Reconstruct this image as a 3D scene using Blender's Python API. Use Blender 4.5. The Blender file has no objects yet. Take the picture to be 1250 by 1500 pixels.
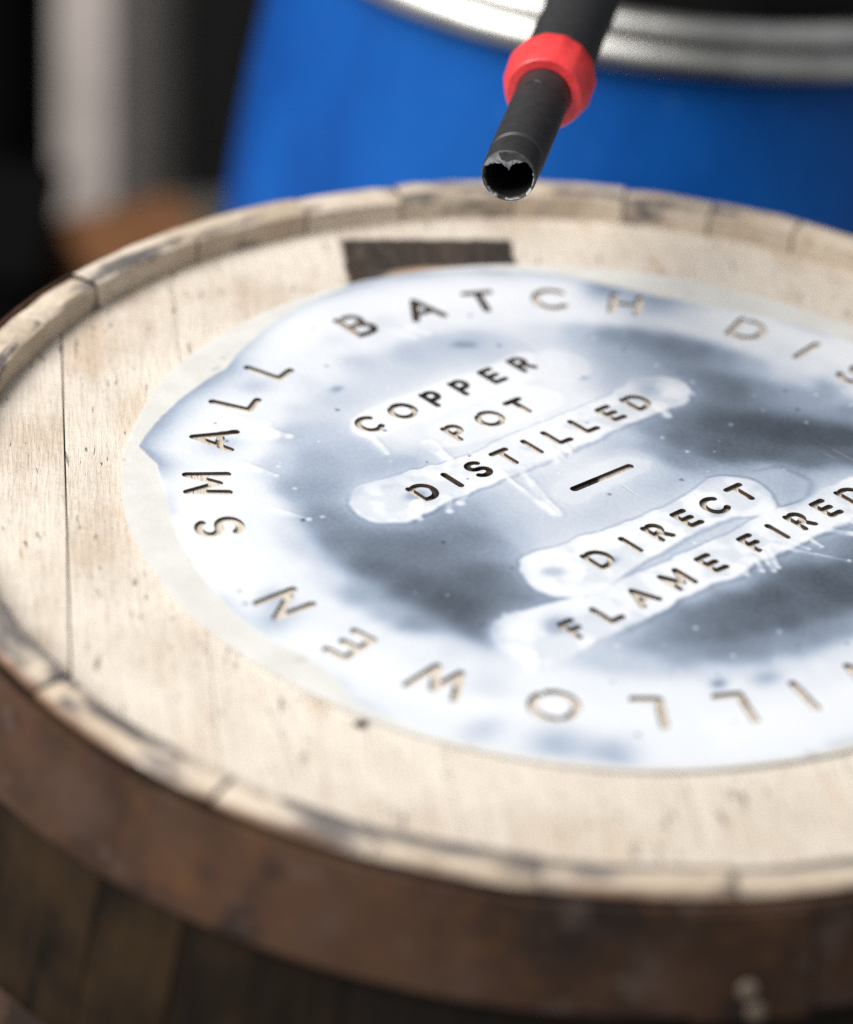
import bpy, bmesh, math, random
import numpy as np
from mathutils import Vector, Matrix
from mathutils.geometry import delaunay_2d_cdt

random.seed(7)
np.random.seed(7)
scene = bpy.context.scene
COL = scene.collection
U = 0.2            # metres per stencil radius; all plan coordinates below are in stencil radii
HZ = 0.889         # height of the stencil's face above the floor


def wp(x, y, z=0.0):
    return Vector((x * U, y * U, HZ + z * U))


# ------------------------------------------------------------------ camera
cd = bpy.data.cameras.new('camera')
cam = bpy.data.objects.new('camera', cd)
COL.objects.link(cam)
c_pos = wp(-3.87861495, -3.4694014, 3.14286058)
c_r = Vector((0.74130227, -0.668243, 0.0626277)).normalized()
c_u = Vector((0.31633098, 0.4301574, 0.84551719)).normalized()
c_f = c_r.cross(c_u) * -1
m = Matrix((c_r, c_u, -c_f)).transposed().to_4x4()
if m.to_3x3().determinant() < 0:
    c_f = -c_f
    m = Matrix((c_r, c_u, -c_f)).transposed().to_4x4()
m.translation = c_pos
cam.matrix_world = m
cd.sensor_fit = 'VERTICAL'
cd.sensor_height = 36.0
cd.lens = 4196.14 / 1500 * 36.0
cd.clip_start = 0.05
cd.clip_end = 60
cd.dof.use_dof = True
cd.dof.focus_distance = 6.04 * U
cd.dof.aperture_fstop = 2.9
cd.dof.aperture_blades = 0
scene.camera = cam

# ------------------------------------------------------------------ light
world = bpy.data.worlds.new('World')
scene.world = world
world.use_nodes = True
wb = world.node_tree.nodes['Background']
wb.inputs[0].default_value = (0.90, 0.95, 1.0, 1)
wb.inputs[1].default_value = 0.31


def area(name, loc, target, size, power, col):
    ld = bpy.data.lights.new(name, 'AREA')
    ld.shape = 'RECTANGLE'
    ld.size, ld.size_y = size
    ld.energy = power
    ld.color = col
    o = bpy.data.objects.new(name, ld)
    COL.objects.link(o)
    o.location = loc
    o.rotation_euler = (Vector(target) - Vector(loc)).to_track_quat('-Z', 'Y').to_euler()
    return o


# a tall bright opening up and behind to the left
area('key_light', (-1.65, 1.20, 3.2), (0.15, 0.2, 0.85), (2.4, 2.0), 177, (1.0, 0.975, 0.945))

scene.view_settings.view_transform = 'Standard'
scene.view_settings.look = 'None'
scene.view_settings.gamma = 1
scene.view_settings.exposure = 0.0
scene.cycles.use_denoising = False
scene.cycles.max_bounces = 8


# ------------------------------------------------------------------ helpers
def tag(o, label=None, cat=None, group=None, kind=None):
    if label: o['label'] = label
    if cat: o['category'] = cat
    if group: o['group'] = group
    if kind: o['kind'] = kind
    return o


def empty(name, loc):
    o = bpy.data.objects.new(name, None)
    o.empty_display_size = 0.05
    o.location = loc
    COL.objects.link(o)
    return o


def mobj(name, me, parent=None, loc=None):
    o = bpy.data.objects.new(name, me)
    COL.objects.link(o)
    if parent: o.parent = parent
    if loc is not None: o.location = loc
    return o


def mesh(name, V, F, mats, mi=None, smooth=True, sharp=35):
    me = bpy.data.meshes.new(name)
    me.from_pydata([tuple(v) for v in V], [], F)
    for mt in mats: me.materials.append(mt)
    if mi is not None:
        me.polygons.foreach_set('material_index', mi)
    bm = bmesh.new(); bm.from_mesh(me)
    bmesh.ops.recalc_face_normals(bm, faces=bm.faces)
    bm.to_mesh(me); bm.free()
    if smooth:
        me.polygons.foreach_set('use_smooth', [True] * len(me.polygons))
        me.set_sharp_from_angle(angle=math.radians(sharp))
    me.update()
    return me


def lathe(prof, n=96, closed=False, a0=0.0, a1=2 * math.pi):
    """prof: list of (r, z); returns V, F of the revolved strip."""
    full = abs(a1 - a0 - 2 * math.pi) < 1e-6
    cols = n if full else n + 1
    V, F = [], []
    for i in range(cols):
        a = a0 + (a1 - a0) * i / n
        for r, z in prof:
            V.append((r * math.cos(a), r * math.sin(a), z))
    k = len(prof)
    kk = k if closed else k - 1
    for i in range(n):
        j = (i + 1) % cols
        for q in range(kk):
            q2 = (q + 1) % k
            F.append((i * k + q, j * k + q, j * k + q2, i * k + q2))
    return V, F


def box(sx, sy, sz, c=(0, 0, 0), bev=0.0, name='box', mats=()):
    bm = bmesh.new()
    bmesh.ops.create_cube(bm, size=1)
    bmesh.ops.scale(bm, vec=(sx, sy, sz), verts=bm.verts)
    if bev > 0:
        bmesh.ops.bevel(bm, geom=list(bm.edges), offset=bev, segments=2, affect='EDGES', profile=.6)
    bmesh.ops.translate(bm, vec=c, verts=bm.verts)
    me = bpy.data.meshes.new(name)
    bm.to_mesh(me); bm.free()
    for mt in mats: me.materials.append(mt)
    return me


# ------------------------------------------------------------------ node helpers
class NT:
    def __init__(self, name):
        self.m = bpy.data.materials.new(name)
        self.m.use_nodes = True
        self.t = self.m.node_tree
        self.b = self.t.nodes['Principled BSDF']
        self.out = self.t.nodes['Material Output']

    def n(self, typ, **kw):
        nd = self.t.nodes.new(typ)
        for k, v in kw.items(): setattr(nd, k, v)
        return nd

    def put(self, sock, v):
        if isinstance(v, bpy.types.NodeSocket): self.t.links.new(v, sock)
        elif isinstance(v, (tuple, list)) and len(v) == 3 and sock.type == 'RGBA': sock.default_value = (*v, 1)
        else: sock.default_value = v

    def set(self, **kw):
        for k, v in kw.items(): self.put(self.b.inputs[k.replace('_', ' ')], v)

    def math(self, op, a, b=0.0, c=0.0, clamp=False):
        nd = self.n('ShaderNodeMath', operation=op, use_clamp=clamp)
        self.put(nd.inputs[0], a); self.put(nd.inputs[1], b); self.put(nd.inputs[2], c)
        return nd.outputs[0]

    def vmath(self, op, a, b=None, out=0):
        nd = self.n('ShaderNodeVectorMath', operation=op)
        self.put(nd.inputs[0], a)
        if b is not None: self.put(nd.inputs[1], b)
        return nd.outputs[out]

    def mix(self, f, a, b, mode='MIX'):
        nd = self.n('ShaderNodeMix', data_type='RGBA', blend_type=mode)
        self.put(nd.inputs[0], f); self.put(nd.inputs[6], a); self.put(nd.inputs[7], b)
        return nd.outputs[2]

    def noise(self, vec, scale, detail=4, rough=.55, dist=0.0):
        nd = self.n('ShaderNodeTexNoise')
        self.put(nd.inputs['Vector'], vec)
        nd.inputs['Scale'].default_value = scale
        nd.inputs['Detail'].default_value = detail
        nd.inputs['Roughness'].default_value = rough
        nd.inputs['Distortion'].default_value = dist
        return nd.outputs[0]

    def voro(self, vec, scale, feature='F1'):
        nd = self.n('ShaderNodeTexVoronoi', feature=feature)
        self.put(nd.inputs['Vector'], vec)
        nd.inputs['Scale'].default_value = scale
        return nd.outputs['Distance']

    def ramp(self, f, lo, hi, a=0.0, b=1.0):
        nd = self.n('ShaderNodeMapRange', interpolation_type='SMOOTHSTEP')
        self.put(nd.inputs[0], f)
        nd.inputs[1].default_value, nd.inputs[2].default_value = lo, hi
        nd.inputs[3].default_value, nd.inputs[4].default_value = a, b
        return nd.outputs[0]

    def obj(self):
        return self.n('ShaderNodeTexCoord').outputs['Object']

    def rnd(self):
        return self.n('ShaderNodeObjectInfo').outputs['Random']

    def xyz(self, v):
        s = self.n('ShaderNodeSeparateXYZ'); self.put(s.inputs[0], v); return s.outputs

    def vec(self, x, y, z):
        s = self.n('ShaderNodeCombineXYZ')
        for i, v in enumerate((x, y, z)): self.put(s.inputs[i], v)
        return s.outputs[0]

    def bump(self, h, dist=0.001, strength=1.0, normal=None):
        nd = self.n('ShaderNodeBump')
        self.put(nd.inputs['Height'], h)
        nd.inputs['Distance'].default_value = dist
        nd.inputs['Strength'].default_value = strength
        if normal is not None: self.put(nd.inputs['Normal'], normal)
        return nd.outputs[0]

    def attr(self, name):
        return self.n('ShaderNodeAttribute', attribute_name=name).outputs['Fac']


def simple(name, col, rough=.5, metal=0.0, var=.15, scale=30, bump=0.0, spec=.5):
    k = NT(name)
    P = k.obj()
    nz = k.noise(P, scale, 5, .6)
    k.set(Base_Color=k.mix(k.ramp(nz, .3, .7), tuple(c * (1 - var) for c in col), tuple(min(1, c * (1 + var)) for c in col)),
          Roughness=k.math('ADD', rough - .06, k.math('MULTIPLY', nz, .12)), Metallic=metal, Specular_IOR_Level=spec)
    if bump: k.set(Normal=k.bump(k.noise(P, scale * 6, 4), bump))
    return k.m


# plan frame of the head boards: bd runs along them, bn across
bd = np.array([.575, .818]); bd = bd / np.linalg.norm(bd)
bn = np.array([bd[1], -bd[0]])
OC = np.array([-.039, -.010])            # barrel axis in plan units


# ------------------------------------------------------------------ materials
def mat_head():
    k = NT('weathered_oak_head')
    P = k.obj()                                    # barrel-local metres, origin on the barrel axis at the floor
    rnd = k.rnd()
    o = k.math('ADD', k.vmath('DOT_PRODUCT', P, (bn[0] / U, bn[1] / U, 0), 1), float(OC @ bn))
    t = k.math('ADD', k.vmath('DOT_PRODUCT', P, (bd[0] / U, bd[1] / U, 0), 1), float(OC @ bd))
    shift = k.math('MULTIPLY', rnd, 7.0)
    g = k.vec(k.math('MULTIPLY', o, 1.0), k.math('MULTIPLY', k.math('ADD', t, shift), .09), shift)
    grain = k.noise(g, 34, 6, .62, .4)
    fine = k.noise(g, 150, 4, .6, .2)
    iso = k.vec(o, t, shift)
    blot = k.noise(iso, 2.6, 5, .6)
    saw = k.noise(k.vec(k.math('MULTIPLY', o, .35), k.math('MULTIPLY', t, 1.0), shift), 60, 3, .6)
    c = k.mix(k.ramp(grain, .34, .66), (.545, .472, .392), (.63, .562, .482))
    c = k.mix(k.ramp(blot, .38, .68), c, (.69, .625, .54))
    c = k.mix(k.math('MULTIPLY', k.ramp(blot, .48, .32), .45), c, (.47, .36, .255))
    c = k.mix(k.math('MULTIPLY', k.ramp(fine, .56, .70), .28), c, (.36, .27, .19))
    craze = k.noise(k.vec(k.math('MULTIPLY', o, .8), k.math('MULTIPLY', t, .45), shift), 120, 3, .7, .8)
    c = k.mix(k.math('MULTIPLY', k.math('MULTIPLY', k.ramp(craze, .57, .68), k.ramp(blot, .60, .42)), .38), c, (.30, .215, .15))
    c = k.mix(k.math('MULTIPLY', rnd, .15), c, (.52, .44, .35))
    # warm raw streaks
    warm = k.noise(k.vec(k.math('MULTIPLY', o, 1.0), k.math('MULTIPLY', t, .22), shift), 7, 3, .6)
    c = k.mix(k.math('MULTIPLY', k.ramp(warm, .57, .72), .40), c, (.48, .33, .20))
    # short dark checks along the grain
    ck = k.noise(k.vec(k.math('MULTIPLY', o, 1.0), k.math('MULTIPLY', t, .16), 3.3), 85, 2, .5, .6)
    ckm = k.math('MULTIPLY', k.ramp(ck, .660, .71), k.ramp(k.noise(iso, 5.5, 2), .44, .58))
    c = k.mix(k.math('MULTIPLY', ckm, .6), c, (.07, .032, .022))
    # knots / specks
    sp = k.voro(k.vec(o, k.math('MULTIPLY', t, .55), 1.7), 7.0)
    spm = k.math('MULTIPLY', k.ramp(sp, .07, .03), .35)
    c = k.mix(spm, c, (.17, .10, .06))
    # one printed black mark lying across the second wide board, old and worn
    def band(v, lo, hi, e=.006):
        w = k.math('ADD', v, k.math('MULTIPLY', k.math('SUBTRACT', k.noise(iso, 26, 4), .5), .03))
        return k.math('MULTIPLY', k.ramp(w, lo - e, lo + e), k.ramp(w, hi + e, hi - e))
    bar1 = k.math('MULTIPLY', band(o, -.436, -.018), band(t, .33, 1.150))
    bar2 = k.math('MULTIPLY', band(o, -.36, .012), band(t, -.08, .085))
    bar3 = k.math('MULTIPLY', band(o, .27, .34), band(t, -.12, -.055))
    mk = k.math('MAXIMUM', k.math('MAXIMUM', bar1, bar2), bar3)
    worn = k.ramp(k.noise(k.vec(o, k.math('MULTIPLY', t, .2), 5.0), 30, 5, .65), .28, .42)
    mk = k.math('MULTIPLY', mk, k.math('ADD', k.math('MULTIPLY', worn, .12), .86))
    # a bare orange streak where the print has rubbed off
    rub = k.math('MULTIPLY', k.ramp(k.vmath('LENGTH', k.vec(k.math('MULTIPLY', k.math('SUBTRACT', o, -.20), 1.0), k.math('MULTIPLY', k.math('SUBTRACT', t, .955), 3.0), 0), None, 1), .17, .11), .85)
    c = k.mix(k.math('MULTIPLY', rub, bar1), c, (.50, .24, .10))
    mk = k.math('MULTIPLY', mk, k.math('SUBTRACT', 1.0, rub))
    ink = k.mix(k.ramp(grain, .35, .7), (.016, .012, .010), (.052, .034, .025))
    c = k.mix(mk, c, ink)
    # the tiny dark nail hole beside the stencil
    hd = k.vmath('LENGTH', k.vec(k.math('SUBTRACT', o, -.585), k.math('SUBTRACT', t, -.829), 0), None, 1)
    c = k.mix(k.ramp(k.math('ADD', hd, k.math('MULTIPLY', fine, .012)), .026, .014), c, (.03, .018, .012))
    h = k.math('ADD', k.math('MULTIPLY', grain, .5), k.math('MULTIPLY', fine, .5))
    h = k.math('ADD', h, k.math('MULTIPLY', saw, .8))
    h = k.math('SUBTRACT', h, k.math('MULTIPLY', ckm, 1.5))
    k.set(Base_Color=c, Roughness=.72, Specular_IOR_Level=.3, Normal=k.bump(h, .0015, .85))
    return k.m


def mat_chime():
    k = NT('sanded_oak_stave_end')
    P = k.obj(); rnd = k.rnd()
    sh = k.vec(k.math('MULTIPLY', rnd, 3.1), k.math('MULTIPLY', rnd, 5.7), 0)
    Q = k.vmath('ADD', P, sh)
    s = k.xyz(P)
    r = k.math('DIVIDE', k.math('SQRT', k.math('ADD', k.math('MULTIPLY', s[0], s[0]), k.math('MULTIPLY', s[1], s[1]))), U)
    big = k.noise(Q, 16, 4, .6)
    fine = k.noise(Q, 170, 4, .65)
    c = k.mix(k.ramp(big, .3, .7), (.50, .405, .305), (.68, .595, .49))
    c = k.mix(k.math('MULTIPLY', rnd, .35), c, (.40, .315, .225))
    c = k.mix(k.math('MULTIPLY', k.ramp(fine, .53, .7), .4), c, (.25, .17, .11))
    # grime and old black paint, more of it along the inner lip and the outer arris
    th = k.math('ARCTAN2', s[1], s[0])
    Qr = k.vec(k.math('MULTIPLY', th, .085), k.math('MULTIPLY', r, .2), k.math('ADD', k.math('MULTIPLY', s[2], .6), k.math('MULTIPLY', rnd, 4)))
    gr = k.noise(Qr, 58, 6, .62, .3)
    side = k.ramp(k.math('ADD', k.math('MULTIPLY', s[0], -.75), k.math('MULTIPLY', s[1], -.66)), -.06, .16)
    lip = k.math('MULTIPLY', k.ramp(r, 1.345, 1.322), k.ramp(r, 1.300, 1.312))
    m1 = k.math('MULTIPLY', k.ramp(k.math('ADD', k.math('ADD', gr, k.math('MULTIPLY', lip, .10)), k.math('MULTIPLY', side, .06)), .54, .69), .88)
    c = k.mix(m1, c, (.075, .07, .078))
    m2 = k.math('MULTIPLY', k.ramp(r, 1.362, 1.384), k.ramp(k.noise(Qr, 40, 4), .36, .58))
    c = k.mix(m2, c, (.16, .075, .038))
    k.set(Base_Color=c, Roughness=.75, Specular_IOR_Level=.3, Normal=k.bump(k.math('ADD', fine, k.math('MULTIPLY', gr, .8)), .0012, .9))
    return k.m


def mat_stave():
    k = NT('dark_weathered_stave')
    P = k.obj(); rnd = k.rnd()
    s = k.xyz(P)
    a = k.math('MULTIPLY', k.math('ARCTAN2', s[1], s[0]), .3)
    g = k.vec(a, k.math('MULTIPLY', s[2], .10), k.math('MULTIPLY', rnd, 9))
    grain = k.noise(g, 130, 6, .65, .3)
    b = k.noise(k.vmath('ADD', P, k.vec(rnd, rnd, 0)), 13, 5, .6)
    c = k.mix(k.ramp(grain, .3, .72), (.004, .0028, .002), (.018, .010, .0048))
    c = k.mix(k.math('MULTIPLY', k.ramp(b, .44, .64), .8), c, (.036, .020, .008))
    c = k.mix(k.math('MULTIPLY', k.ramp(rnd, .35, .8), .72), c, (.008, .006, .005))
    st = k.noise(P, 30, 4, .6)
    c = k.mix(k.math('MULTIPLY', k.ramp(st, .6, .7), .7), c, (.012, .009, .008))
    k.set(Base_Color=c, Roughness=.75, Specular_IOR_Level=.15, Normal=k.bump(grain, .0020, .9))
    return k.m


def mat_rust():
    k = NT('rusted_iron_hoop')
    P = k.obj()
    a = k.noise(P, 14, 6, .62)
    b = k.noise(P, 42, 5, .6)
    d = k.noise(P, 320, 3, .6)
    c = k.mix(k.ramp(a, .34, .66), (.032, .017, .011), (.078, .039, .023))
    e2 = k.noise(P, 24, 4, .55)
    c = k.mix(k.math('MULTIPLY', k.ramp(e2, .50, .66), .7), c, (.080, .047, .034))
    c = k.mix(k.math('MULTIPLY', k.ramp(e2, .48, .36), .85), c, (.018, .013, .011))
    c = k.mix(k.math('MULTIPLY', k.ramp(b, .55, .70), .5), c, (.130, .058, .018))
    c = k.mix(k.math('MULTIPLY', k.ramp(a, .44, .34), .8), c, (.05, .034, .03))
    c = k.mix(k.math('MULTIPLY', k.ramp(b, .42, .33), .5), c, (.12, .085, .07))
    c = k.mix(k.math('MULTIPLY', k.ramp(d, .5, .75), .3), c, (.03, .02, .016))
    k.set(Base_Color=c, Roughness=k.ramp(a, .3, .7, .5, .75), Metallic=0.0, Specular_IOR_Level=.18,
          Normal=k.bump(k.math('ADD', k.math('MULTIPLY', a, .6), k.math('MULTIPLY', d, .5)), .0010, .7))
    return k.m


def mat_stencil():
    k = NT('sprayed_stencil_sheet')
    P = k.obj()
    D = k.attr('dark'); cover = k.attr('cover')
    n1 = k.noise(P, 420, 4, .75)
    n2 = k.noise(P, 60, 5, .6)
    D2 = k.math('ADD', D, k.math('MULTIPLY', k.math('SUBTRACT', n1, .5), k.math('MULTIPLY', k.math('MULTIPLY', D, k.math('SUBTRACT', 1.15, D)), .55)), clamp=True)
    ramp = k.n('ShaderNodeValToRGB')
    el = ramp.color_ramp.elements
    el[0].position, el[0].color = 0.0, (.745, .765, .795, 1)
    el[1].position, el[1].color = 1.0, (.012, .013, .016, 1)
    for d_ in (.12, .25, .4, .55, .7, .85):
        v_ = .78 * (1 - d_) ** 1.8
        e = el.new(d_)
        e.color = (v_ * (1 - .24 * min(1, d_ * 3)), v_ * (1 - .07 * min(1, d_ * 3)), min(.9, v_ * (1 + .20 * min(1, d_ * 3))), 1)
    k.put(ramp.inputs[0], D2)
    c = ramp.outputs[0]
    # fine scratches and dried flecks on the old dark coat
    sc1 = k.noise(k.vec(k.math('MULTIPLY', k.xyz(P)[0], 1.0), k.math('MULTIPLY', k.xyz(P)[1], .07), 0), 210, 2, .5, .3)
    sc = k.math('MULTIPLY', k.ramp(sc1, .71, .77), k.ramp(k.noise(P, 11, 2), .5, .62))
    fl = k.ramp(k.voro(P, 95), .085, .05)
    fl = k.math('MULTIPLY', fl, k.ramp(k.noise(P, 21, 2), .52, .60))
    c = k.mix(k.math('MULTIPLY', k.math('MAXIMUM', sc, fl), .35), c, (.70, .72, .75))
    # milky bare plastic rim with a few bluish smears
    ivory = k.mix(k.ramp(n2, .35, .7), (.67, .66, .625), (.73, .725, .70))
    smear = k.ramp(k.noise(k.vmath('MULTIPLY', P, (1, 2.2, 1)), 26, 3, .55), .64, .70)
    ivory = k.mix(k.math('MULTIPLY', smear, .5), ivory, (.27, .275, .32))
    c = k.mix(cover, ivory, c)
    rough = k.math('ADD', k.math('MULTIPLY', cover, -.14), k.math('ADD', .44, k.math('MULTIPLY', n2, .10)))
    k.set(Base_Color=c, Roughness=rough, Specular_IOR_Level=.42, Normal=k.bump(k.math('SUBTRACT', k.math('ADD', k.math('MULTIPLY', n1, .35), n2), k.math('MULTIPLY', sc, .8)), .0006, .6))
    tr = k.n('ShaderNodeBsdfTransparent')
    tr.inputs[0].default_value = (.95, .92, .86, 1)
    mx = k.n('ShaderNodeMixShader')
    k.put(mx.inputs[0], k.math('MULTIPLY', k.math('SUBTRACT', 1.0, cover), .10))
    k.t.links.new(k.b.outputs[0], mx.inputs[1]); k.t.links.new(tr.outputs[0], mx.inputs[2])
    k.t.links.new(mx.outputs[0], k.out.inputs[0])
    return k.m


def mat_drum():
    k = NT('blue_drum_plastic')
    P = k.obj()
    a = k.noise(k.vmath('MULTIPLY', P, (1, 1, .4)), 7, 4, .6)
    b = k.noise(P, 60, 4, .6)
    c = k.mix(k.ramp(a, .3, .7), (.0004, .058, .29), (.0008, .108, .46))
    c = k.mix(k.math('MULTIPLY', k.ramp(b, .6, .75), .25), c, (.10, .25, .6))
    k.set(Base_Color=c, Roughness=k.ramp(a, .3, .7, .46, .58), Specular_IOR_Level=.3, Normal=k.bump(b, .0006, .4))
    return k.m


M_head, M_chime, M_stave, M_rust, M_stencil, M_drum = mat_head(), mat_chime(), mat_stave(), mat_rust(), mat_stencil(), mat_drum()
M_edge = simple('dark_cut_edge', (.05, .033, .023), .6, var=.4, scale=90)  # dark brown walls of the letter slots, much darker than the sheet face
M_black = simple('black_rubbery_plastic', (.022, .022, .024), .52, var=.15, scale=200, bump=.00012)
M_bore = simple('black_bore', (.004, .004, .004), .8)  # inside of the tube, blacker than its outside
M_worn = simple('worn_grey_metal', (.42, .42, .42), .42, metal=.2, var=.5, scale=160, bump=.0003)
M_flap = simple('dark_grey_burnt_rim', (.055, .055, .056), .5, var=.5, scale=220, bump=.0003)
M_red = simple('red_moulded_plastic', (.84, .055, .058), .36, var=.15, scale=90, bump=.00025)
M_ring = simple('galvanised_clamp_ring', (.56, .55, .52), .40, metal=1.0, var=.18, scale=24)
M_lid = simple('black_drum_lid', (.005, .005, .005), .9, var=.2, scale=20, spec=.02)
M_floor = simple('concrete_floor', (.30, .285, .25), .85, var=.2, scale=4, bump=.002)
M_wall = simple('dark_wall', (.012, .012, .012), .85, var=.2, scale=3)
M_post = simple('grey_painted_timber', (.50, .44, .41), .7, var=.12, scale=10, bump=.0006)
M_dim = simple('dull_grey_steel', (.13, .12, .112), .6, var=.1, scale=10)
M_bin = simple('black_bin_plastic', (.005, .005, .005), .9, var=.2, scale=8, spec=.03)
M_crate = simple('orange_brown_crate_wood', (.18, .075, .027), .7, var=.25, scale=14, bump=.0006)

# ------------------------------------------------------------------ setting
me = box(9, 9, .04, (1.6, 2.2, -.02), mats=[M_floor], name='floor')
tag(mobj('floor', me), kind='structure')


def cam_pt(px, py, dep):
    d = c_f + c_r * ((px - 625) / 4196.14) - c_u * ((py - 750) / 4196.14)
    return c_pos + d * dep


fh = Vector((c_f.x, c_f.y, 0)).normalized()      # horizontal forward of the view
rh = Vector((fh.y, -fh.x, 0))
yaw = math.atan2(fh.y, fh.x)
wc = cam_pt(290, 215, 17.3 * U)
wc.z = 0
me = box(.12, 7.0, 2.6, (0, 0, 1.3), mats=[M_wall], name='wall')
w = mobj('wall', me, loc=wc - Vector((0, 0, 0.002)))
w.rotation_euler = (0, 0, yaw + .10)
tag(w, kind='structure')

# ------------------------------------------------------------------ barrel
BX = wp(OC[0], OC[1]); BX.z = 0
barrel = empty('whiskey_barrel', BX)
tag(barrel, 'upright oak barrel with pale sanded head and rusty iron hoops', 'barrel')


def b_r(z):                                       # outer stave radius, plan units, z from the stencil face
    H = -2.19                                     # height of the bilge
    zz = z if z > H else 2 * H - z
    s = max(0, .05 - zz)
    return 1.383 + .32 * (1 - math.exp(-s / .84))


ZB = -(HZ / U) + .005
CH = .056
joints = [115, 105.5, 90.8, 77.1, 66, 53.5, 41.4, 32, 22.6, 10, -1, -13, -26, -37, -49, -60, -72, -83, -95, -104,
          -113, -124.2, -138.2, -150.5, -163.3, -170.7, -182, -194, -206, -219, -232, -245]
zs = list(np.linspace(.046, -.5, 10)) + list(np.linspace(-.7, ZB + .3, 12)) + [ZB + .05]
for ji in range(len(joints) - 1):
    a1, a0 = joints[ji], joints[ji + 1]
    gap = .03 + .10 * random.random()
    a0 += gap; a1 -= gap
    dz = random.uniform(-.006, .006)
    prof = []                                     # (r, z, kind) kind 0 = weathered side, 1 = end / chime
    zc = CH + dz
    inn_w = random.uniform(-.004, .004)
    prof += [(1.296 + inn_w, -.07, 1), (1.300 + inn_w, .0, 1), (1.303 + inn_w, zc - .008, 1), (1.312 + inn_w, zc, 1), (1.352, zc + .001, 1), (1.374, zc - .002, 1), (1.384, zc - .012, 1)]
    prof += [(b_r(z), z, 0) for z in zs]
    prof += [(b_r(ZB) - .02, ZB, 0), (b_r(ZB) - .11, ZB, 0)]
    prof += [(b_r(z) - .13, z, 0) for z in (ZB + .3, -3.2, -2.19, -1.2, -.5)]
    k = len(prof)
    nc = max(3, int(round((a1 - a0) / 2.2)) + 1)
    V, F, MI = [], [], []
    for c in range(nc):
        f_ = c / (nc - 1)
        a = math.radians(a0 + (a1 - a0) * f_)
        e_ = 1.0 if (0 < c < nc - 1) else 0.0
        for q, (r, z, kd) in enumerate(prof):
            rr = r + random.uniform(-.0022, .0022) * (1 if kd else 0)
            zz = z
            if kd and q in (3, 4, 5): zz += random.uniform(-.0022, .0022) - (1 - e_) * .0016
            V.append((rr * U * math.cos(a), rr * U * math.sin(a), HZ + zz * U))
    for c in range(nc - 1):
        for q in range(k):
            q2 = (q + 1) % k
            F.append((c * k + q, (c + 1) * k + q, (c + 1) * k + q2, c * k + q2))
            MI.append(0 if (prof[q][2] and prof[q2][2]) else 1)
    F.append(tuple(range(k))); MI.append(1)
    F.append(tuple((nc - 1) * k + q for q in range(k))); MI.append(1)
    mobj('stave', mesh('stave', V, F, [M_chime, M_stave], MI, sharp=40), barrel)

# head boards, each clipped to the croze circle
offs = [-1.33, -1.115, -.852, -.439, -.012, .30, .63, .985, 1.33]
oc_o, oc_t = float(OC @ bn), float(OC @ bd)
RB = 1.304
for i in range(len(offs) - 1):
    lo, hi = offs[i] + (.0016 if i == 1 else .0005), offs[i + 1] - (.0016 if i == 0 else .0005)
    lo = max(lo, oc_o - RB + .003); hi = min(hi, oc_o + RB - .003)
    top = -.0072 + random.uniform(-.0004, .0004)
    xs = np.linspace(lo, hi, 15)
    ring = []
    for x in xs: ring.append((x, oc_t + math.sqrt(max(0, RB ** 2 - (x - oc_o) ** 2))))
    for x in xs[::-1]: ring.append((x, oc_t - math.sqrt(max(0, RB ** 2 - (x - oc_o) ** 2))))
    def lv(inset, z):
        out = []
        cx = .5 * (lo + hi)
        for x, t in ring:
            xx = cx + (x - cx) * (1 - inset / (.5 * (hi - lo)))
            q = bn * xx + bd * t - OC
            out.append((q[0] * U, q[1] * U, HZ + z * U))
        return out
    V = lv(0, -.12) + lv(0, top - .0012) + lv(.0012, top)
    n_ = len(ring); F = []
    for L in range(2):
        for q in range(n_):
            q2 = (q + 1) % n_
            F.append((L * n_ + q, L * n_ + q2, (L + 1) * n_ + q2, (L + 1) * n_ + q))
    F.append(tuple(2 * n_ + q for q in range(n_)))
    mobj('head_board', mesh('head_board', V, F, [M_head], sharp=30), barrel)

# hoops
HT = .0105


def hoop(z1, z0, a_lap, rivets):
    prof = []
    for z in np.linspace(z1, z0, 7):
        prof.append((b_r(z) + .004 + HT, z))
    inner = [(r - HT, z) for r, z in prof[::-1]]
    pr = [(r * U, HZ + z * U) for r, z in prof + inner]
    V, F = lathe(pr, 160, True)
    for vi in range(len(V)):
        x, y, z = V[vi]
        a = math.atan2(y, x)
        wob = .0005 * math.sin(a * 9 + z1 * 3) + .0004 * math.sin(a * 23 + 1)
        V[vi] = (x * (1 + wob), y * (1 + wob), z + .0009 * math.sin(a * 3 + 1.2) + .0005 * math.sin(a * 11))
    h = mobj('hoop', mesh('hoop', V, F, [M_rust], sharp=40), barrel)
    # riveted lap: a second thickness of strap over a short arc
    a_l = math.radians(a_lap)
    pl = [((r + .0115) * U, HZ + z * U) for r, z in prof] + [((r + .001) * U, HZ + z * U) for r, z in prof[::-1]]
    V, F = lathe(pl, 8, True, a_l - .07, a_l + .07)
    k = len(pl)
    F.append(tuple(range(k))); F.append(tuple(8 * k + q for q in range(k)))
    mobj('lap', mesh('lap', V, F, [M_rust], sharp=40), h)
    for (ra, rz) in rivets:
        r = b_r(rz) + .004 + HT + .0115
        aa = math.radians(ra)
        V, F = lathe([(.0001, .0022), (.002, .0020), (.0033, .0013), (.0038, .0), (.0038, -.002)], 14)
        rv = mobj('rivet', mesh('rivet', V, F, [M_rivet]), h)
        nrm = Vector((math.cos(aa), math.sin(aa), .36)).normalized()
        rv.rotation_euler = nrm.to_track_quat('Z', 'Y').to_euler()
        rv.location = (r * U * math.cos(aa), r * U * math.sin(aa), HZ + rz * U)
    return h


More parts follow.
